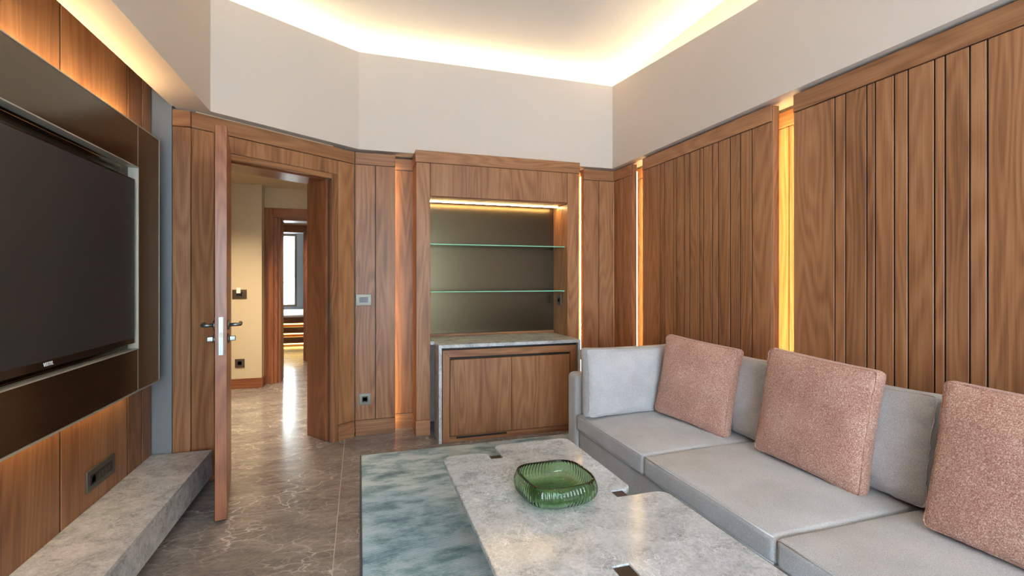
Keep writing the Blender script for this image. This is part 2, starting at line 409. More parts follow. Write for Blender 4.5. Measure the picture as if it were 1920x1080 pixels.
# ------------------------------------------------------------------ walnut panel builder (world axes)
def gapped(vals): return list(zip(vals, vals[1:]))
def panel_run(parent, axis, face, depth, seams, crown=True, base=None, mats=('wz', 'wy', 'wx'), gap=0.006, z0=0.0, zt=ZC, proud=None, name='wall_panel', z_off=0.0):
    """a panel of vertical planks; axis 'y' = plane x=face, planks along y; axis 'x' = plane y=face, planks along x"""
    a, b_ = min(seams), max(seams); dz = 0.098
    wood, hor = mats[0], (mats[1] if axis == 'y' else mats[2])
    zc = zt-dz
    def B(nm, u0, u1, f0, f1, za, zb, mt, par, bev=0.0015):
        if axis == 'y': return box(nm, f0, f1, u0, u1, za, zb, mt, par, bev)
        return box(nm, u0, u1, f0, f1, za, zb, mt, par, bev)
    p = B(name, a, b_, face+0.0085 if depth > 0.025 else face+0.012, face+depth, z0, zt-0.001, 'substrate' if depth < 0.025 else wood, parent)
    if depth > 0.025: B('groove_backing', a+0.002, b_-0.002, face+0.0045, face+0.0084, z0, zt-0.002, 'black', p, 0)
    zb = z0
    if base:
        B('baseboard_plank', a, b_, face-0.006, face+0.0044, z0, base-0.002, hor, p); zb = base
    s = sorted(seams)
    for i, (u0, u1) in enumerate(gapped(s)):
        e0 = gap/2 if i > 0 else 0; e1 = gap/2 if i < len(s)-2 else 0
        B('plank', u0+e0, u1-e1, face, face+(0.0044 if depth > 0.025 else 0.0115), zb+0.001, zc-0.003, wood, p, 0.002)
    if crown: B('crown_board', a, b_, face-0.004, face+(0.0044 if depth > 0.025 else 0.0115), zc+0.001, zt, hor, p, 0.002)
    return p

# ------------------------------------------------------------------ right wall
wr = box('wall_right', XRB+0.02, XRB+0.14, FRONT, 4.45, 0, ZT, 'paint', bev=0)
tag(wr, 'right wall clad in walnut plank panels with glowing light slots', 'wall', kind='structure')
far = [3.798, 3.938, 4.111]
mid = [2.257, 2.408, 2.505, 2.593, 2.702, 2.761, 2.851, 2.892, 3.002, 3.061, 3.157, 3.193, 3.307, 3.368, 3.618]
rig = [2.106, 1.861, 1.804, 1.698, 1.658, 1.573, 1.515, 1.412, 1.373, 1.288, 1.231, 0.98, 0.88, 0.80, 0.69, 0.64, 0.55, 0.49, 0.36]
panel_run(wr, 'y', XR, 0.056, far); panel_run(wr, 'y', XR, 0.056, mid, gap=0.0085); panel_run(wr, 'y', XR, 0.056, rig, gap=0.007)
panel_run(wr, 'y', XR, 0.056, [0.21, 0.05, -0.1, -0.2, -0.34, -0.42, -0.6, -0.75, -0.9, -1.1, -1.3, -1.5, -1.8, FRONT+0.01])
for a, b_, c in ((1.95, 2.289, 2.50), (3.45, 3.90, 4.12), (0.05, 0.26, 0.5)):
    panel_run(wr, 'y', XRB, 0.019, [a, b_, c], gap=0.005, zt=ZC-0.003, name='recess_panel')
for y in (3.798, 2.257, 0.36):                       # strips fixed behind the near edge of each panel, facing the recess
    box('led_strip', XR+0.058, XR+0.068, y+0.014, y+0.028, 0.02, ZC-0.06, 'led', wr, 0)

# ------------------------------------------------------------------ back wall
wb = box('wall_back', -0.02, XRB+0.14, 4.33, 4.45, 0, ZT, 'paint', bev=0)
tag(wb, 'back wall of walnut planks on both sides of the display niche', 'wall', kind='structure')
panel_run(wb, 'x', YB, 0.056, [-0.032, 0.124, 0.282], base=0.125)
panel_run(wb, 'x', YB, 0.056, [1.996, 2.157, 2.315], base=0.125)
panel_run(wb, 'x', 4.212, 0.03, [0.18, 0.436], base=0.125, name='recess_panel', zt=ZC-0.004)
panel_run(wb, 'x', 4.212, 0.03, [1.884, 2.20], base=0.125, name='recess_panel', zt=ZC-0.004)
box('led_strip', 0.262, 0.272, YB+0.058, YB+0.066, 0.02, ZC-0.06, 'led_soft', wb, 0)
box('light_leak_filler', -0.034, -0.004, YB+0.0565, 4.329, 0, ZC-0.002, 'substrate', wb, 0)  # unseen filler added to block strip light leaking through the corner
box('led_strip', 2.000, 2.012, YB+0.058, YB+0.066, 0.02, ZC-0.06, 'led', wb, 0)

# ------------------------------------------------------------------ diagonal wall with the open door
wd = empty('wall_diagonal', (D0.x, D0.y, 0), DA); tag(wd, 'angled walnut clad wall around the open doorway', 'wall', kind='structure')
LB = lambda nm, x0, x1, y0, y1, z0, z1, mt, par, bev=0.0015: box(nm, x0, x1, y0, y1, z0, z1, mt, par, bev, local=True)
SA, SBb, ZD, TH = 0.192, 0.960, 2.045, 0.33          # opening along the wall, head height, wall thickness
LB('masonry', 0.012, SA-0.03, 0.02, TH-0.004, 0, ZS-0.002, 'beige', wd, 0)
LB('masonry', SBb+0.03, DL+0.5, 0.075, TH-0.004, 0, ZS-0.002, 'beige', wd, 0)
LB('masonry', SA-0.03, SBb+0.03, 0.02, TH-0.004, ZD+0.03, ZS-0.002, 'beige', wd, 0)
LB('plank', 0.004, SA-0.062, 0, 0.018, 0, ZC-0.101, 'wz', wd, 0.002)
LB('plank', SBb+0.062, DL-0.002, 0, 0.018, 0.126, ZC-0.101, 'wz', wd, 0.002)
LB('header_panel', SA-0.058, SBb+0.058, 0, 0.018, 2.087, ZC-0.101, 'wz', wd, 0.002)
LB('crown_board', 0.0, DL, -0.004, 0.018, ZC-0.097, ZC, 'wx', wd, 0.002)
LB('baseboard_plank', SBb+0.062, DL-0.002, -0.006, 0.018, 0, 0.124, 'wx', wd)
d1 = empty('door_1', (D0.x, D0.y, 0), DA); tag(d1, 'walnut door standing open into the room with steel lever handles', 'door', kind='structure')
LB('casing', SA-0.055, SA, -0.006, 0.022, 0, 2.083, 'wz', d1); LB('casing', SBb, SBb+0.055, -0.006, 0.022, 0, 2.083, 'wz', d1)
LB('casing', SA+0.0005, SBb-0.0005, -0.006, 0.022, ZD, 2.083, 'wx', d1)
LB('jamb', SBb+0.012, SBb+0.03, 0.0225, 0.07, 0, ZD, 'rz', d1)
LB('jamb', SBb-0.004, SBb+0.03, 0.0705, TH, 0, ZD, 'rz', d1)
LB('jamb', SA-0.03, SA-0.004, 0.0225, TH, 0, ZD, 'rz', d1)
LB('jamb', SA-0.003, SBb-0.005, 0.0705, TH, ZD-0.004, ZD+0.028, 'rx', d1)
LB('door_seal', SBb+0.004, SBb+0.0115, 0.03, 0.045, 0, ZD-0.01, 'grey_plate', d1, 0)
LB('strike_plate', SBb+0.010, SBb+0.0118, 0.046, 0.066, 0.93, 1.08, 'steel', d1, 0)
# leaf: local x from the hinge to the free edge
hx, hy = -0.8213, 3.5358; fx, fy = -0.689, 2.859
la = math.atan2(fy-hy, fx-hx)-DA; lw = math.hypot(fx-hx, fy-hy); lt = 0.0275
lf = LB('door_leaf', 0, lw, -lt, lt, 0.012, 2.07, 'rz', d1, 0.002)
rel = Matrix.Rotation(-DA, 2) @ (Vector((hx, hy))-D0)
# re-centre the leaf mesh on its hinge so it can be turned
for v in lf.data.vertices: v.co += Vector((lw/2, 0, 1.041))
lf.location = (rel.x, rel.y, 0); lf.rotation_euler = (0, 0, la)
LB('lock_plate', lw-0.001, lw+0.002, -0.011, 0.011, 0.872, 1.072, 'steel', lf, 0.0008)
LB('latch', lw, lw+0.006, -0.006, 0.006, 0.965, 0.99, 'trim_metal', lf, 0.001)
for s in (-1, 1):
    ln = 'lever_handle'
    for z in (1.025, 0.952):
        me = lathe_mesh([(0.0255, 0), (0.0255, 0.007), (0.022, 0.010), (0.010, 0.0105)], 'y', 24)
        o = link('rose', me, 'steel', lf, (lw-0.06, s*lt, z), local=True); o.scale = (1, s, 1)
    link(ln, tube_mesh([(lw-0.06, s*(lt+0.005), 1.025), (lw-0.06, s*(lt+0.048), 1.025), (lw-0.066, s*(lt+0.058), 1.025), (lw-0.078, s*(lt+0.060), 1.025), (lw-0.18, s*(lt+0.060), 1.025)], [0.0095]*5, 12), 'steel', lf, (0, 0, 0), local=True)
    link('thumb_turn', rounded_box_mesh(0.012, 0.03, 0.026, 0.004, n=2), 'steel', lf, (lw-0.06, s*(lt+0.024), 0.952), local=True)
for z in (0.25, 1.05, 1.85):
    link('hinge', lathe_mesh([(0.007, -0.045), (0.007, 0.045)], 'z', 10), 'steel', lf, (0.0, -lt-0.004, z), local=True)

# ------------------------------------------------------------------ corner beside the television wall
wc = box('wall_corner', -1.35, -1.085, 3.437, 3.55, 0, ZT, 'grey_paint', bev=0)
box('masonry', -1.0845, -0.97, 3.437, 3.55, 0, ZS-0.002, 'grey_paint', wc, 0)
tag(wc, 'narrow grey corner wall ending in a dark walnut facet behind the door', 'wall', kind='structure')
box('grey_panel', -1.19, -1.083, 3.408, 3.4365, 0, ZT-0.01, 'grey_paint', wc)
box('plank', -1.081, -0.986, 3.412, 3.4315, 0, ZC-0.101, 'wz', wc, 0.002)
box('crown_board', -1.081, -0.986, 3.408, 3.4315, ZC-0.097, ZC, 'wx', wc, 0.002)

# ------------------------------------------------------------------ television wall
wl = box('wall_left', XL-0.14, XL-0.02, FRONT, 3.42, 0, ZT, 'substrate', bev=0)
tag(wl, 'left wall of walnut boards behind the television panel', 'wall', kind='structure')
tvs = [FRONT+0.01, -1.6, -0.9, -0.2, 0.4, 0.75, 1.35, 1.55, 2.105, 2.475, 3.083, 3.262, 3.396]
for i, (a, b_) in enumerate(gapped(tvs)):
    box('plank', XL-0.0195, XL, a+0.0055, b_-0.0055, 0.0, ZT-0.01, 'wz', wl, 0.002)
for y in tvs[1:-1]: box('groove', XL-0.0195, XL-0.002, y-0.0054, y+0.0054, 0.0, ZT-0.012, 'black', wl, 0)
# inner board of the light slot above the boards
box('slot_board', -1.082, -1.066, FRONT, 3.40, ZS+0.002, ZT-0.005, 'paint', so, 0)

# ------------------------------------------------------------------ wall behind the camera with its window
wf = empty('wall_front', (0.6, FRONT, 0)); tag(wf, 'plain wall behind the viewer with a wide window opening', 'wall', kind='structure')
wx0, wx1, wz0, wz1 = -1.0, 2.05, 0.25, 2.30
box('pier', -1.35, wx0, FRONT-0.12, FRONT, 0, ZT, 'paint', wf, 0); box('pier', wx1, XRB+0.14, FRONT-0.12, FRONT, 0, ZT, 'paint', wf, 0)
box('sill_wall', wx0, wx1, FRONT-0.12, FRONT, 0, wz0, 'paint', wf, 0); box('lintel', wx0, wx1, FRONT-0.12, FRONT, wz1, ZT, 'paint', wf, 0)
wi = empty('window_1', (0.5, FRONT-0.06, wz0)); tag(wi, 'dark framed window behind the viewer', 'window', kind='structure')
for x in (wx0+0.03, 0.02, 1.03, wx1-0.03): box('mullion', x-0.03, x+0.03, FRONT-0.09, FRONT-0.03, wz0, wz1, 'dark_bronze', wi)
for z in (wz0+0.03, wz1-0.03): box('frame_rail', wx0+0.061, wx1-0.061, FRONT-0.088, FRONT-0.032, z-0.03, z+0.03, 'dark_bronze', wi)

# ------------------------------------------------------------------ hallway and the rooms beyond it
HC = 2.378
nrm = Vector((-math.sin(DA), math.cos(DA))); a0 = D0+nrm*(TH+0.01)-Vector((math.cos(DA), math.sin(DA)))*0.3; a1 = D1+nrm*(TH+0.01)+Vector((math.cos(DA), math.sin(DA)))*0.4
hc = prism('ceiling', [(-3.2, a0.y), (a0.x, a0.y), (a1.x, a1.y), (2.0, a1.y), (2.0, 8.1), (-3.2, 8.1)], HC, HC+0.1, 'beige')
tag(hc, 'beige painted ceiling of the hallway beyond the door', 'ceiling', kind='structure')
hw = box('wall_hallway', -3.2, -1.093, 6.29, 6.45, 0, HC, 'beige', bev=0.002); tag(hw, 'beige hallway wall seen through the open door', 'wall', kind='structure')
box('baseboard_plank', -3.2, -1.093+0.012, 6.276, 6.289, 0, 0.115, 'rx', hw)
box('baseboard_plank', -1.0915, -1.080, 6.2895, 6.47, 0, 0.115, 'ry', hw)
hb = empty('wall_hallway', (-0.9, 6.48, 0)); tag(hb, 'beige end wall of the hallway above the inner doorway', 'wall', kind='structure')
box('wall_piece', -1.6, -1.10, 6.482, 6.78, 0, HC, 'beige', hb, 0); box('wall_piece', -1.10, 0.05, 6.482, 6.78, 2.128, HC, 'beige', hb, 0); box('wall_piece', 0.05, 2.0, 6.482, 6.78, 0, HC, 'beige', hb, 0)
he = box('wall_hallway', 1.9, 2.0, 4.46, 12.5, 0, 2.5, 'beige', bev=0); tag(he, 'beige side wall out of sight on the right of the hallway', 'wall', kind='structure')
hl = box('wall_hallway', -3.3, -3.2, 3.5, 12.5, 0, 2.6, 'beige', bev=0); tag(hl, 'beige side wall out of sight on the left of the hallway', 'wall', kind='structure')
hs = box('wall_hallway', -3.2, -1.36, 3.40, 3.55, 0, 2.5, 'beige', bev=0); tag(hs, 'beige return wall of the hallway behind the television wall', 'wall', kind='structure')
hr = box('wall_hallway', 0.5, 2.0, 4.451, 4.55, 0, 2.5, 'beige', bev=0); tag(hr, 'beige wall of the hallway backing the display niche', 'wall', kind='structure')
d2 = empty('door_2', (-0.55, 6.46, 0)); tag(d2, 'reddish walnut inner doorway at the end of the hallway', 'door', kind='structure')
box('casing', -1.10, -0.995, 6.455, 6.481, 0, 2.13, 'rz', d2); box('casing', -0.06, 0.05, 6.455, 6.481, 0, 2.13, 'rz', d2); box('casing', -0.9945, -0.0605, 6.455, 6.481, 2.02, 2.13, 'rx', d2)
box('jamb', -1.02, -0.955, 6.4815, 6.52, 0, 2.02, 'rz', d2); box('jamb', -1.02, -0.925, 6.5205, 6.78, 0, 2.02, 'rz', d2); box('jamb', -0.92, -0.13, 6.5205, 6.78, 1.99, 2.02, 'rx', d2); box('jamb', -0.125, -0.06, 6.4815, 6.78, 0, 2.02, 'rz', d2)
box('strike_plate', -0.9555, -0.9535, 6.49, 6.515, 0.92, 1.06, 'steel', d2, 0)
h3 = empty('wall_hallway', (-0.9, 8.2, 0)); tag(h3, 'pale wall above the farthest doorway', 'wall', kind='structure')
box('wall_piece', -3.2, -1.75, 8.11, 8.3, 0, 2.5, 'beige', h3, 0); box('wall_piece', -1.75, -0.70, 8.11, 8.3, 2.095, 2.5, 'beige', h3, 0); box('wall_piece', -0.70, 1.9, 8.11, 8.3, 0, 2.5, 'beige', h3, 0)
d3 = empty('door_3', (-1.2, 8.1, 0)); tag(d3, 'walnut frame of the farthest doorway before the lit steps', 'door', kind='structure')
box('casing', -1.85, -1.75, 8.085, 8.109, 0, 2.10, 'rz', d3); box('casing', -0.81, -0.70, 8.085, 8.109, 0, 2.10, 'rz', d3); box('casing', -1.7495, -0.8105, 8.085, 8.109, 1.99, 2.10, 'rx', d3)
box('jamb', -0.83, -0.79, 8.1095, 8.31, 0, 1.985, 'rz', d3); box('jamb', -1.77, -1.73, 8.1095, 8.31, 0, 1.985, 'rz', d3); box('jamb', -1.729, -0.831, 8.1095, 8.31, 1.985, 2.02, 'rx', d3)
c3 = box('ceiling', -3.2, 1.9, 8.3, 12.5, 2.5, 2.6, 'ceiling', bev=0); tag(c3, 'white ceiling of the far bright room', 'ceiling', kind='structure')
fw = empty('wall_far', (-1.2, 12.4, 0)); tag(fw, 'grey end wall of the far room beside its window', 'wall', kind='structure')
box('wall_piece', -3.2, -2.6, 12.36, 12.5, 0, 2.5, 'grey_paint', fw, 0); box('wall_piece', -1.40, 1.9, 12.36, 12.5, 0, 2.5, 'grey_paint', fw, 0)
box('wall_piece', -2.6, -1.40, 12.36, 12.5, 2.32, 2.5, 'grey_paint', fw, 0); box('wall_piece', -2.6, -1.40, 12.36, 12.5, 0, 0.62, 'grey_paint', fw, 0)
w2 = empty('window_2', (-2.0, 12.40, 0.62)); tag(w2, 'bright daylight window at the far end beyond the steps', 'window', kind='structure')
for x in (-2.58, -1.43): box('mullion', x-0.025, x+0.025, 12.37, 12.43, 0.62, 2.32, 'bronze_plate', w2)
for z in (0.645, 2.295): box('frame_rail', -2.554, -1.456, 12.37, 12.43, z-0.024, z+0.024, 'bronze_plate', w2)
# platform with lit steps
stp = empty('platform_steps', (-1.2, 10.3, 0)); tag(stp, 'walnut steps with glowing strips leading to a pale platform', 'steps')
for k in range(3):
    y0 = 9.98+0.16*k; z0 = 0.05+0.175*k
    box('step', -2.4, 0.8, y0, 10.60, z0, z0+0.115, 'rx', stp)
    box('riser', -2.4, 0.8, y0+0.05, 10.60, z0-0.058, z0-0.001, 'rx', stp)
    box('step_led', -2.35, 0.75, y0+0.030, y0+0.0495, z0-0.022, z0-0.002, 'led_step', stp, 0)
box('platform_top', -2.5, 0.9, 10.30, 12.33, 0.52, 0.56, 'white_plastic', stp, 0.004)
box('platform_core', -2.45, 0.85, 10.61, 12.30, 0.0, 0.519, 'rx', stp, 0)
# facade seen outside the far window
fc = empty('facade', (-3.0, 20.0, -3)); tag(fc, 'pale sunlit building facade outside the far window', 'building')
box('wall', -9, 5, 20, 20.4, -3, 7, 'white_plastic', fc, 0)
for i in range(6):
    for k in range(3):
        box('window', -6.2+i*1.2, -5.6+i*1.2, 19.95, 20.0, -0.4+k*1.7, 0.7+k*1.7, 'grey_plate', fc, 0)
for k in range(2): box('balcony_rail', -8, 3, 19.6, 19.66, 1.1+k*1.7, 1.18+k*1.7, 'steel', fc, 0)

def lamp(name, loc, power, size, col=(1.0, 0.80, 0.55)):
    l = bpy.data.lights.new(name, 'SPOT'); l.shadow_soft_size = size/2; l.spot_size = math.radians(125); l.spot_blend = 0.9; l.energy = power*7.5; l.color = col
    o = bpy.data.objects.new(name, l); C.objects.link(o); return o
def downlight(x, y, z, power, label):  # unseen fill lights added to brighten the hallway and the space past it
    t = empty('hall_fill_light', (x, y, z)); tag(t, label, 'downlight', 'added hallway fill lights')
    link('trim_ring', lathe_mesh([(0.030, -0.001), (0.045, -0.001), (0.045, -0.006), (0.032, -0.006), (0.030, -0.001)], 'z', 24), 'white_plastic', t, (0, 0, 0), local=True)
    link('lens', lathe_mesh([(0.029, -0.004), (0.029, -0.001)], 'z', 24), 'downlight', t, (0, 0, 0), local=True)
    o = lamp('hall_fill_lamp', (x, y, z), power, 0.08); o.parent = t; o.location = (0, 0, -0.012)
downlight(-1.35, 5.35, HC, 34, 'added unseen ceiling fill light in the hallway near its beige wall')
downlight(-0.55, 5.0, HC, 34, 'added unseen ceiling fill light in the hallway just past the door')
downlight(-0.6, 7.4, HC, 20, 'added unseen ceiling fill light between the two inner doorways')

# ------------------------------------------------------------------ display niche (tall built-in unit)
NX0, NX1, NY, NB = 0.436, 1.877, 3.952, 4.275
nx0, nx1, nzt = 0.548, 1.7625, 1.940
nc = empty('display_cabinet', ((NX0+NX1)/2, NY, 0)); tag(nc, 'tall walnut display niche with glass shelves and a lit smoked back', 'cabinet')
box('stile', NX0, nx0, NY, 4.325, 0.126, 2.212, 'wz', nc, 0.002); box('stile', nx1, NX1, NY, 4.325, 0.126, 2.212, 'wz', nc, 0.002)
box('plinth', NX0-0.004, nx0, NY-0.006, 4.20, 0, 0.124, 'wx', nc); box('plinth', nx1, NX1+0.004, NY-0.006, 4.20, 0, 0.124, 'wx', nc)
box('header_panel', nx0+0.003, nx1-0.003, NY, 4.325, nzt+0.006, 2.212, 'wz', nc, 0.002)
box('header_soffit', nx0, nx1, NY+0.012, 4.325, nzt-0.004, nzt+0.0055, 'rx', nc)
box('crown_board', NX0-0.006, NX1+0.006, NY-0.006, 4.21, 2.2145, 2.3105, 'wx', nc, 0.002)
box('back_panel', nx0, nx1, NB, NB+0.01, 0.785, nzt-0.005, 'smoked', nc, 0)
box('back_rail', nx0, nx1, NB-0.012, NB+0.01, 0.7615, 0.784, 'wx', nc)
box('niche_led_strip', nx0+0.004, nx1-0.004, 4.158, 4.167, nzt-0.0085, nzt-0.0045, 'led_niche', nc, 0)
for z in (1.558, 1.163):
    sh = box('glass_shelf', nx0+0.004, nx1-0.004, 4.005, NB-0.012, z-0.004, z+0.004, 'shelf_glass', nc, 0.0008)
    box('polished_edge', nx0+0.004, nx1-0.004, 4.003, 4.0049, z-0.004, z+0.004, 'glass_edge', sh, 0)
    for x, s in ((nx0, 1), (nx1, -1)):
        for y in (4.03, 4.23):
            o = link('shelf_pin', lathe_mesh([(0.0055, 0), (0.0055, 0.014), (0.003, 0.016)], 'x', 10), 'steel', sh, (x, y, z-0.0105)); o.scale = (s, 1, 1)
# marble waterfall top
wt = empty('worktop', (1.18, 3.72, 0.73)); tag(wt, 'grey marble waterfall top of the low cabinet below the glass shelves', 'worktop')
prism('slab', [(0.580, 3.708), (1.776, 3.708), (1.776, 3.9505), (1.7615, 3.9505), (1.7615, NB-0.0125), (0.549, NB-0.0125), (0.549, 3.9505), (0.580, 3.9505)], 0.735, 0.7605, 'marble_dark', wt, bev=0.0015)
box('side_slab', 0.580, 0.604, 3.708, 3.945, 0, 0.7345, 'marble_dark', wt, 0.002); box('side_slab', 1.752, 1.776, 3.708, 3.945, 0, 0.7345, 'marble_dark', wt, 0.002)
# base cabinet
bc = empty('base_cabinet', (1.18, 3.73, 0)); tag(bc, 'low two-door walnut cabinet under the grey marble top', 'cabinet')
box('carcass', 0.606, 1.750, 3.76, 3.945, 0.0, 0.733, 'substrate', bc, 0)
box('recess_strip', 0.606, 1.750, 3.742, 3.759, 0.718, 0.734, 'black', bc, 0)
FA, FB, FZ = 0.612, 1.744, 0.716
def miter_frame(nm, pts, y0, y1, mt):
    cx = sum(p[0] for p in pts)/4; cz = sum(p[1] for p in pts)/4
    bm = bmesh.new(); lo = [bm.verts.new((p[0]-cx, y0-(y0+y1)/2, p[1]-cz)) for p in pts]; hi = [bm.verts.new((p[0]-cx, (y1-y0)/2, p[1]-cz)) for p in pts]
    bm.faces.new(lo); bm.faces.new(hi)
    for i in range(4): bm.faces.new((lo[i], lo[(i+1) % 4], hi[(i+1) % 4], hi[i]))
    bmesh.ops.recalc_face_normals(bm, faces=bm.faces[:]); bmesh.ops.bevel(bm, geom=bm.edges[:], offset=0.001, segments=1, affect='EDGES')
    return link(nm, bm_mesh(bm), mt, bc, (cx, (y0+y1)/2, cz))
fwid = 0.055
miter_frame('frame_stile', [(FA, 0.0), (FA+fwid, 0.0), (FA+fwid, FZ-fwid), (FA, FZ)], 3.722, 3.7595, 'wz')
miter_frame('frame_stile', [(FB-fwid, 0.0), (FB, 0.0), (FB, FZ), (FB-fwid, FZ-fwid)], 3.722, 3.7595, 'wz')
miter_frame('frame_rail', [(FA+fwid+0.0005, FZ-fwid), (FB-fwid-0.0005, FZ-fwid), (FB-0.0006, FZ), (FA+0.0006, FZ)], 3.722, 3.7595, 'wx')
box('bottom_rail', FA+fwid+0.001, FB-fwid-0.001, 3.728, 3.7595, 0.0, 0.042, 'wx', bc)
box('vent_slot', 0.72, 1.13, 3.7265, 3.7279, 0.024, 0.040, 'black', bc, 0)
for a, b_ in ((FA+fwid+0.006, 1.1725), (1.1755, FB-fwid-0.004)): box('cabinet_door', a, b_, 3.732, 3.7595, 0.046, FZ-fwid-0.022, 'wz', bc, 0.002)

# ------------------------------------------------------------------ television panel and television
TP = empty('television_surround', (-1.13, 2.3, 0.69)); tag(TP, 'dark bronze framed wall panel surrounding the television', 'wall panel')
TX, TB = -1.100, -1.142
ty0, ty1, tz0, tz1 = 1.25, 3.262, 0.692, 2.066
oy0, oy1, oz0, oz1 = 1.495, 2.993, 0.905, 1.852
box('panel_board', TB, TX, oy0, 2.9845, oz1, tz1, 'bronze_glass', TP, 0.001); box('panel_board', TB, TX, oy0, 2.9845, tz0, oz0, 'bronze_glass', TP, 0.001)
box('panel_board', TB, TX, 2.9865, ty1, tz0, tz1, 'bronze_glass', TP, 0.001); box('panel_board', TB, TX, ty0, oy0-0.002, tz0, tz1, 'bronze_glass', TP, 0.001)
# pull the end board clear of the opening
box('recess_back', -1.179, -1.1765, oy0, 2.984, oz0, oz1, 'bronze_glass', TP, 0)
ew = 0.005
for nm, a in (('opening_trim', (TB, TX+0.004, oy0, 2.9862, oz1-ew, oz1-0.0003)), ('opening_trim', (TB, TX+0.004, oy0, 2.9862, oz0+0.0003, oz0+ew)), ('opening_trim', (TB, TX+0.004, 2.9812, 2.9862, oz0+ew+0.0003, oz1-ew-0.0003)),
              ('edge_trim', (TB, TX+0.002, ty0, ty1, tz1+0.0003, tz1+0.006)), ('edge_trim', (TB, TX+0.002, ty0, ty1, tz0-0.009, tz0-0.0003)), ('edge_trim', (TB, TX+0.002, ty1+0.0003, ty1+0.006, tz0-0.006, tz1+0.006)),
              ('joint_trim', (TX-0.002, TX+0.0008, 2.9835, 2.9862, oz1+0.0003, tz1)), ('joint_trim', (TX-0.002, TX+0.0008, 2.9835, 2.9862, tz0, oz0-0.0003))):
    box(nm, *a, 'trim_metal', TP, 0)
box('panel_led_strip', -1.160, -1.146, 1.35, 3.06, 0.704, 0.716, 'led_low', TP, 0)
box('panel_led_strip', -1.160, -1.146, 1.35, 3.06, 2.050, 2.062, 'led_tv', TP, 0)
box('light_stop', -1.182, TB-0.0005, 3.075, 3.10, tz0, tz1+0.002, 'black', TP, 0)  # unseen stop added to keep the strip light off the corner wall
box('recess_liner', -1.1765, TB-0.0005, oy0, 2.984, oz1+0.001, oz1+0.01, 'bronze_glass', TP, 0); box('recess_liner', -1.1765, TB-0.0005, oy0, 2.984, oz0-0.01, oz0-0.001, 'bronze_glass', TP, 0)
box('recess_liner', -1.1765, TB-0.0005, 2.9845, 2.990, oz0-0.01, oz1+0.01, 'bronze_glass', TP, 0)
TV = empty('television', (-1.125, 2.24, 0.935)); tag(TV, 'large flat television with dark blank screen in the wall panel', 'television')
va, vb = 1.500, 2.966; za, zb = 0.940, 1.784; vx = -1.105
box('housing', -1.150, vx-0.004, va, vb, za, zb, 'bezel', TV, 0.003)
box('screen', vx-0.0035, vx-0.001, va+0.009, vb-0.009, za+0.028, zb-0.009, 'screen', TV, 0)
for a in ((vx-0.0035, vx, va, vb, za, za+0.0275), (vx-0.0035, vx, va, vb, zb-0.0085, zb), (vx-0.0035, vx, va, va+0.0085, za+0.028, zb-0.009), (vx-0.0035, vx, vb-0.0085, vb, za+0.028, zb-0.009)):
    box('bezel', *a, 'bezel', TV, 0.0008)
box('wall_bracket', -1.176, -1.1505, 2.0, 2.5, 1.2, 1.5, 'black_plastic', TV, 0)
fcv = bpy.data.curves.new('lettering', 'FONT'); fcv.body = 'VESTEL'; fcv.size = 0.019; fcv.extrude = 0.0004; fcv.align_x = 'CENTER'; fcv.align_y = 'CENTER'; fcv.offset = 0.0006
tmp = bpy.data.objects.new('tmp_text', fcv); C.objects.link(tmp)
dg = bpy.context.evaluated_depsgraph_get(); me = bpy.data.meshes.new_from_object(tmp.evaluated_get(dg)); bpy.data.objects.remove(tmp)
me.materials.clear(); o = link('maker_lettering', me, 'letter', TV, (vx+0.0006, 2.236, za+0.0135)); o.rotation_euler = (PI/2, 0, PI/2); o.scale = (1.0, 1.0, 1.0)

# ------------------------------------------------------------------ floating bench
be = empty('floating_bench', (-1.03, 1.3, 0)); tag(be, 'long floating grey marble bench below the television', 'bench')
box('top_slab', XL+0.001, -0.862, -1.0, 3.385, 0.205, 0.222, 'marble_dark', be, 0.001); box('front_slab', -0.880, -0.862, -1.0, 3.385, 0.066, 0.2045, 'marble_dark', be, 0.001)
box('end_slab', XL+0.001, -0.8805, 3.367, 3.385, 0.066, 0.2045, 'marble_dark', be, 0.001); box('core', XL+0.001, -0.8805, -1.0, 3.366, 0.075, 0.2045, 'black', be, 0)
box('plinth', XL+0.001, -1.05, -1.0, 3.34, 0.0, 0.074, 'black', be, 0)

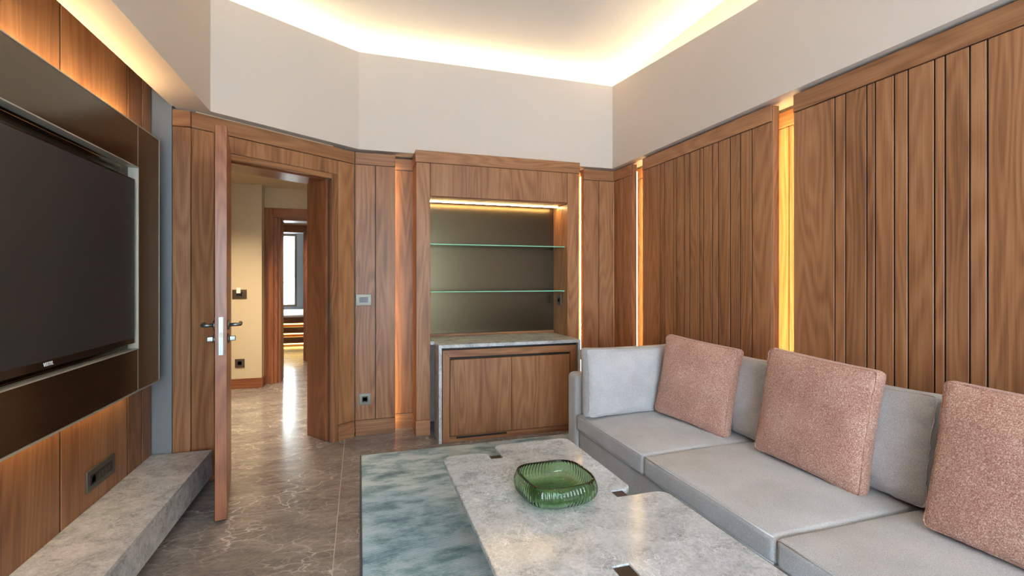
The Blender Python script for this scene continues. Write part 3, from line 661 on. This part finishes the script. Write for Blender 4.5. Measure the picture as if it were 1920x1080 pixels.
# ------------------------------------------------------------------ switches and sockets
def plate(name, label, cat, origin, rz, w, h, mt, kind, group=None):
    """local x = along the wall, local -y = out of the wall"""
    t = empty(name, origin, rz); tag(t, label, cat, group)
    link('cover_plate', rounded_box_mesh(w, 0.009, h, 0.003, n=2), mt, t, (0, -0.0046, 0), local=True)
    if kind == 'switch3':
        for k in range(3): LB('rocker', -0.0345+0.0232*k, -0.0345+0.0232*k+0.0222, -0.0115, -0.009, -0.022, 0.022, 'black_plastic', t, 0.001)
    else:
        wide = {'socket': 0.045, 'multi': 0.115, 'card': 0.06}[kind]
        LB('insert', -wide/2-0.0 if kind != 'multi' else -0.105, wide/2 if kind != 'multi' else 0.100, -0.0105, -0.0088, -0.0235, 0.0235, 'black_plastic', t, 0.0006)
        cx = 0 if kind == 'socket' else (-0.082 if kind == 'multi' else None)
        if cx is not None:
            link('socket_ring', lathe_mesh([(0.020, -0.0118), (0.017, -0.0118), (0.017, -0.0109), (0.020, -0.0109), (0.020, -0.0118)], 'y', 24), 'grey_plate', t, (cx, 0, 0), local=True)
            for s in (-1, 1): link('earth_clip', lathe_mesh([(0.0022, -0.0125), (0.0022, -0.0106)], 'y', 8), 'steel', t, (cx, 0, s*0.0145), local=True)
        if kind == 'multi':
            for x in (-0.03, 0.0, 0.03, 0.065): LB('port', x-0.007, x+0.007, -0.0112, -0.0106, -0.012, 0.012, 'grey_plate', t, 0)
        if kind == 'card': LB('key_card', -0.03, 0.012, -0.014, -0.0118, 0.010, 0.075, 'white_plastic', t, 0.0005)
    return t
plate('light_switch', 'satin metal triple light switch on the walnut wall right of the door', 'light switch', (0.032, YB, 1.10), 0, 0.122, 0.092, 'steel_plate', 'switch3')
plate('wall_socket', 'square satin metal socket low on the walnut wall right of the door', 'socket', (0.042, YB, 0.294), 0, 0.092, 0.092, 'steel_plate', 'socket')
plate('wall_socket', 'small dark socket inside the display niche beside its back panel', 'socket', (nx1, 4.125, 1.076), -PI/2, 0.085, 0.092, 'grey_plate', 'socket')
plate('wall_socket', 'wide dark multi socket low on the television wall above the bench', 'socket', (XL, 2.795, 0.345), PI/2, 0.262, 0.098, 'grey_plate', 'multi')
plate('card_switch', 'bronze key card switch with white card on the hallway wall', 'switch', (-1.325, 6.29, 1.094), 0, 0.15, 0.105, 'bronze_plate', 'card')
plate('wall_socket', 'bronze socket low on the beige hallway wall', 'socket', (-1.322, 6.29, 0.294), 0, 0.10, 0.10, 'bronze_plate', 'socket')

# ------------------------------------------------------------------ rug
ru = empty('area_rug', (1.1, 2.2, 0)); tag(ru, 'teal and pale blue mottled rug under the coffee table', 'rug')
box('pile', 0.012, 2.15, 0.55, 3.615, 0.0005, 0.012, 'rug', ru, 0.003)
for nm, a in (('binding', (0.003, 0.0115, 0.545, 3.622, 0.0005, 0.010)), ('binding', (0.0117, 2.15, 3.6152, 3.622, 0.0005, 0.008))): box(nm, *a, 'rug_edge' if a[0] < 0.01 else 'rug', ru, 0.002)

# ------------------------------------------------------------------ coffee table (pinwheel slab with notches)
def round_poly(pts, rads, seg=6):
    out = []; n = len(pts)
    for i in range(n):
        p = Vector(pts[i]); a = Vector(pts[i-1]); b_ = Vector(pts[(i+1) % n]); r = rads[i]
        if r <= 0: out.append((p.x, p.y)); continue
        u = (a-p).normalized(); v = (b_-p).normalized(); ang = math.acos(max(-1, min(1, u.dot(v))))
        d = r/math.tan(ang/2); c = p+(u+v).normalized()*(r/math.sin(ang/2))
        s = p+u*d-c; e = p+v*d-c; a0 = math.atan2(s.y, s.x); a1 = math.atan2(e.y, e.x); da = (a1-a0+PI) % (2*PI)-PI
        for k in range(seg+1):
            t = a0+da*k/seg; out.append((c.x+r*math.cos(t), c.y+r*math.sin(t)))
    return out
ZTB = 0.36
pts = [(0.402, 1.10), (0.402, 2.462), (0.636, 2.462), (0.636, 2.364), (0.697, 2.364), (0.697, 2.553), (1.133, 2.553), (1.133, 1.851), (1.0275, 1.851), (1.0275, 1.793),
       (1.254, 1.793), (1.254, 1.02), (0.822, 1.02), (0.822, 1.362), (0.761, 1.362), (0.761, 1.10)]
rad = [0.06, 0.05, 0.05, 0, 0, 0.05, 0.05, 0.04, 0, 0, 0.05, 0.06, 0.05, 0, 0, 0.05]
ct = empty('coffee_table', (0.83, 1.8, 0)); tag(ct, 'low grey marble coffee table with notched rounded edges', 'coffee table')
prism('top', round_poly(pts, rad), ZTB-0.022, ZTB, 'marble', ct, bev=0.002)
for x0, x1, y0, y1 in ((0.637, 0.696, 2.365, 2.412), (1.0285, 1.082, 1.794, 1.850), (0.762, 0.821, 1.300, 1.361)):
    box('leg_cap', x0, x1, y0, y1, ZTB-0.022, ZTB-0.004, 'dark_bronze', ct, 0.0008)
for x0, x1, y0, y1 in ((0.637, 0.696, 2.30, 2.412), (0.96, 1.082, 1.794, 1.850), (0.762, 0.821, 1.30, 1.42), (0.52, 0.62, 1.60, 1.66)):
    box('leg', x0, x1, y0, y1, 0.012, ZTB-0.023, 'dark_bronze', ct, 0.002)
box('under_frame', 0.60, 1.05, 1.42, 2.30, ZTB-0.035, ZTB-0.0225, 'dark_bronze', ct, 0.001)

# ------------------------------------------------------------------ green glass bowl
def bowl_mesh():
    NF, SG = 66, 8; n = NF*SG; bm = bmesh.new()
    def rr(th, ex):
        c, s = abs(math.cos(th)), abs(math.sin(th)); return 1.0/((c**ex+s**ex)**(1/ex))
    outer = [(0.0, 0.000, 2.0, 0), (0.095, 0.000, 2.2, 0), (0.116, 0.004, 2.4, 0.0), (0.134, 0.018, 2.7, 0.2), (0.145, 0.040, 3.0, 0.8), (0.1475, 0.065, 3.2, 1), (0.146, 0.09, 3.3, 1), (0.141, 0.115, 3.4, 1), (0.134, 0.138, 3.5, 1), (0.1335, 0.142, 3.5, 0.3)]
    inner = [(0.130, 0.143, 3.5, 0), (0.1275, 0.138, 3.5, 0), (0.1345, 0.115, 3.4, 0), (0.139, 0.09, 3.3, 0), (0.1395, 0.065, 3.2, 0), (0.135, 0.042, 3.0, 0), (0.122, 0.024, 2.6, 0), (0.10, 0.016, 2.3, 0), (0.0, 0.014, 2.0, 0)]
    rings = []
    for r, z, ex, fl in outer+inner:
        if r == 0: rings.append([bm.verts.new((0, 0, z))]); continue
        ring = []
        for k in range(n):
            th = 2*PI*k/n; twist = 0.35*z
            w = 1+0.10*math.cos(4*(th))*0  
            R = r*rr(th, ex)*w+0.0034*fl*abs(math.cos(NF*(th+twist)/2))
            wave = 0.004*math.cos(2*th+0.4)*(z/0.143)**2
            ring.append(bm.verts.new((R*math.cos(th), R*math.sin(th), z+wave)))
        rings.append(ring)
    for a, b_ in zip(rings, rings[1:]):
        for k in range(n):
            if len(a) == 1: bm.faces.new((a[0], b_[(k+1) % n], b_[k]))
            elif len(b_) == 1: bm.faces.new((a[k], a[(k+1) % n], b_[0]))
            else: bm.faces.new((a[k], a[(k+1) % n], b_[(k+1) % n], b_[k]))
    return bm_mesh(bm, True)
bo = link('glass_bowl', bowl_mesh(), 'bowl_glass', None, (0.783, 1.885, ZTB+0.0008)); bo.rotation_euler = (0, 0, math.radians(3)); bo.scale = (1.06, 1.06, 0.66)
tag(bo, 'ribbed green glass bowl with a wavy rim on the marble coffee table', 'bowl')

# ------------------------------------------------------------------ sofa
XF = 1.38
sf = empty('sofa', (1.85, 1.6, 0)); tag(sf, 'long light grey fabric sofa along the panelled wall', 'sofa')
def rb(name, x0, x1, y0, y1, z0, z1, r, mt, parent, crown=0.0, wob=0.0, seed=0, n=10):
    return link(name, rounded_box_mesh(x1-x0, y1-y0, z1-z0, r, crown, n, wob, seed), mt, parent, ((x0+x1)/2, (y0+y1)/2, (z0+z1)/2))
AY0, AY1 = 2.945, 3.10
rb('base', XF+0.012, 2.29, -0.35, AY0-0.002, 0.06, 0.262, 0.02, 'grey_fabric', sf)
rb('arm', XF, 2.29, AY0, AY1, 0.05, 0.63, 0.035, 'grey_fabric', sf)
rb('arm', XF, 2.29, -0.51, -0.352, 0.05, 0.63, 0.035, 'grey_fabric', sf)
rb('backrest', 2.25, 2.308, -0.35, AY0-0.002, 0.263, 0.63, 0.026, 'grey_fabric', sf)
for x in (XF+0.08, 2.2):
    for y in (-0.42, 1.3, 3.02): box('leg', x-0.03, x+0.03, y-0.03, y+0.03, 0.0 if x > 2.15 else 0.0125, 0.064, 'dark_bronze', sf)
SY = [2.943, 2.150, 1.330, 0.49, -0.35]
for i, (b_, a) in enumerate(gapped(SY)):
    y0, y1 = a+0.002, b_-0.002
    c = rb('seat_cushion', XF-0.004, 2.246, y0, y1, 0.264, 0.372, 0.022, 'grey_fabric', sf, 0.020, 0.006, i*7.3, 14)
    zt_ = (0.372-0.264)/2; w2_ = (2.246-XF+0.004)/2; d2_ = (y1-y0)/2
    for z, e in ((zt_-0.008, 0.0066), (-zt_+0.008, 0.0066)):
        pth = [(-w2_+e, d2_-e, z), (-w2_+0.0045, 0.6*d2_, z+0.0005), (-w2_+0.0045, 0, z+0.001), (-w2_+0.0045, -0.6*d2_, z+0.0005), (-w2_+e, -d2_+e, z)]
        link('piping', tube_mesh(pth, 0.0035, 6), 'grey_fabric', c, (0, 0, 0), local=True)

# ------------------------------------------------------------------ cushions
def pillow_mesh(w, h, t, edge, p, q, pinch, wr, seed, n=36, sag=0.0, cp=28.0):
    """face towards local -y, bottom centre at the origin"""
    bm = bmesh.new()
    def outline(u, v):
        x = w/2*u*(1-pinch*(1-v*v)*abs(u)); z = h/2*v*(1-pinch*(1-u*u)*abs(v))
        r_ = max(abs(u), abs(v)); lp = (abs(u)**cp+abs(v)**cp)**(1/cp) if r_ > 0 else 1
        k = 1+((r_/lp if r_ > 0 else 1)-1)*r_**3
        x *= k; z *= k
        return x, z+h/2-sag*(1-u*u)*max(0, v)
    def prof(u, v):
        a = max(0, 1-abs(u)**p)*max(0, 1-abs(v)**p); return a**q
    def cs(i): 
        s = -1+2*i/n; return math.sin(s*PI/2)*0.55+s*0.45
    F, B_ = {}, {}
    for i in range(n+1):
        for j in range(n+1):
            u, v = cs(i), cs(j); x, z = outline(u, v); y = edge+t/2*prof(u, v)
            nz = mnoise.noise(Vector((x*9+seed, z*9, seed))) + 0.5*mnoise.noise(Vector((x*22, z*22+seed, 3)))
            e_ = max(abs(u), abs(v)); crk = mnoise.noise(Vector((u*14+seed, v*14, seed*2)))*(e_**6)
            d = wr*(nz*0.6*prof(u, v)+crk*0.8)
            F[i, j] = bm.verts.new((x, -y-d, z))
            B_[i, j] = bm.verts.new((x, y, z))
    for i in range(n):
        for j in range(n):
            bm.faces.new((F[i, j], F[i+1, j], F[i+1, j+1], F[i, j+1])); bm.faces.new((B_[i, j], B_[i, j+1], B_[i+1, j+1], B_[i+1, j]))
    rim = [(i, 0) for i in range(n)]+[(n, j) for j in range(n)]+[(i, n) for i in range(n, 0, -1)]+[(0, j) for j in range(n, 0, -1)]
    mids = []
    for k, (i, j) in enumerate(rim):
        f, b_ = F[i, j].co, B_[i, j].co; c = (f+b_)/2; o = Vector((c.x, 0, c.z-h/2)); o = o.normalized()*(edge*0.35)
        o += Vector((0, 0, 0)); wob_ = mnoise.noise(Vector((k*0.9, seed, 0)))*wr*0.8
        mids.append(bm.verts.new(c+o*(1+0.0)+Vector((0, wob_, 0))))
    m_ = len(rim)
    for k in range(m_):
        a, b_ = rim[k], rim[(k+1) % m_]
        bm.faces.new((F[a], F[b_], mids[(k+1) % m_], mids[k])); bm.faces.new((mids[k], mids[(k+1) % m_], B_[b_], B_[a]))
    path = [F[ij].co.copy()+Vector((0, -0.0005, 0)) for ij in rim]
    return bm_mesh(bm, True), path
def cushion(name, label, cat, w, h, t, edge, mat, loc, rot, p=2.6, q=0.55, pinch=0.03, wr=0.008, seed=1.0, seam=True, group=None, sag=0.0):
    me, path = pillow_mesh(w, h, t, edge, p, q, pinch, wr, seed, sag=sag)
    o = link(name, me, mat, None, loc); o.rotation_euler = rot; tag(o, label, cat, group)
    if seam: link('piping', tube_mesh(path, 0.0032, 6, True), mat, o, (0, 0, 0), local=True)
    return o
R = math.radians
ZQ = 0.393
cushion('sofa_cushion', 'light grey cushion leaning on the sofa arm next to the cabinet', 'cushion', 0.70, 0.43, 0.09, 0.05, 'grey_fabric', (1.735, 2.835, ZQ-0.005), (R(-4), 0, R(2)), p=3, q=0.5, pinch=0.025, wr=0.016, seed=1.3, group='grey sofa cushions', sag=0.012)
cushion('sofa_cushion', 'light grey back cushion half hidden behind the farthest salmon pillow', 'cushion', 0.70, 0.43, 0.10, 0.055, 'grey_fabric', (2.10, 2.395, ZQ-0.005), (R(-9), 0, R(-90)), p=3, q=0.5, pinch=0.025, wr=0.018, seed=4.1, group='grey sofa cushions', sag=0.012)
cushion('sofa_cushion', 'light grey back cushion between the middle and the nearest salmon pillow', 'cushion', 0.76, 0.43, 0.10, 0.055, 'grey_fabric', (2.10, 1.655, ZQ-0.005), (R(-9), 0, R(-90)), p=3, q=0.5, pinch=0.025, wr=0.016, seed=7.7, group='grey sofa cushions', sag=0.012)
cushion('sofa_cushion', 'light grey back cushion almost hidden behind the nearest salmon pillow', 'cushion', 0.76, 0.43, 0.10, 0.055, 'grey_fabric', (2.10, 0.86, ZQ-0.005), (R(-9), 0, R(-90)), p=3, q=0.5, pinch=0.025, wr=0.010, seed=9.7, group='grey sofa cushions', sag=0.012)
cushion('throw_pillow', 'salmon pink pillow farthest along the sofa, in the corner', 'pillow', 0.52, 0.50, 0.085, 0.028, 'pink_fabric', (1.915, 2.48, ZQ), (R(-9), R(4), R(-78)), p=2.4, q=0.5, pinch=0.03, wr=0.010, seed=2.2, group='salmon throw pillows')
cushion('throw_pillow', 'salmon pink pillow in the middle of the sofa', 'pillow', 0.53, 0.515, 0.085, 0.028, 'pink_fabric', (1.955, 1.715, ZQ), (R(-8), R(3), R(-88)), p=2.4, q=0.5, pinch=0.03, wr=0.010, seed=5.9, group='salmon throw pillows')
cushion('throw_pillow', 'salmon pink pillow nearest the viewer at the right edge', 'pillow', 0.53, 0.515, 0.085, 0.028, 'pink_fabric', (1.92, 0.925, ZQ), (R(-11), R(1), R(-90)), p=2.4, q=0.5, pinch=0.03, wr=0.010, seed=8.4, group='salmon throw pillows')

# ------------------------------------------------------------------ hedge outside the window behind the viewer (mirrored in the niche)
m, nt, b = new_mat('hedge_leaves'); v, _ = coords(nt, (1, 1, 1), False)
L(nt, ramp(nt, noise_n(nt, v, 22, 4, 0.7), [(0.35, srgb(30, 52, 22)), (0.55, srgb(78, 112, 52)), (0.7, srgb(128, 158, 84))]), b.inputs['Base Color']); b.inputs['Roughness'].default_value = 0.7
me = rounded_box_mesh(2.6, 0.8, 3.2, 0.2, n=26)
for q in me.vertices: q.co += q.co.normalized()*0.12*mnoise.noise(q.co*4.5)+Vector((1, 1, 1))*0.05*mnoise.noise(q.co*13)
he_ = link('hedge', me, m, None, (3.0, -5.4, 1.55)); tag(he_, 'clipped green garden hedge outside the window behind the viewer', 'hedge')
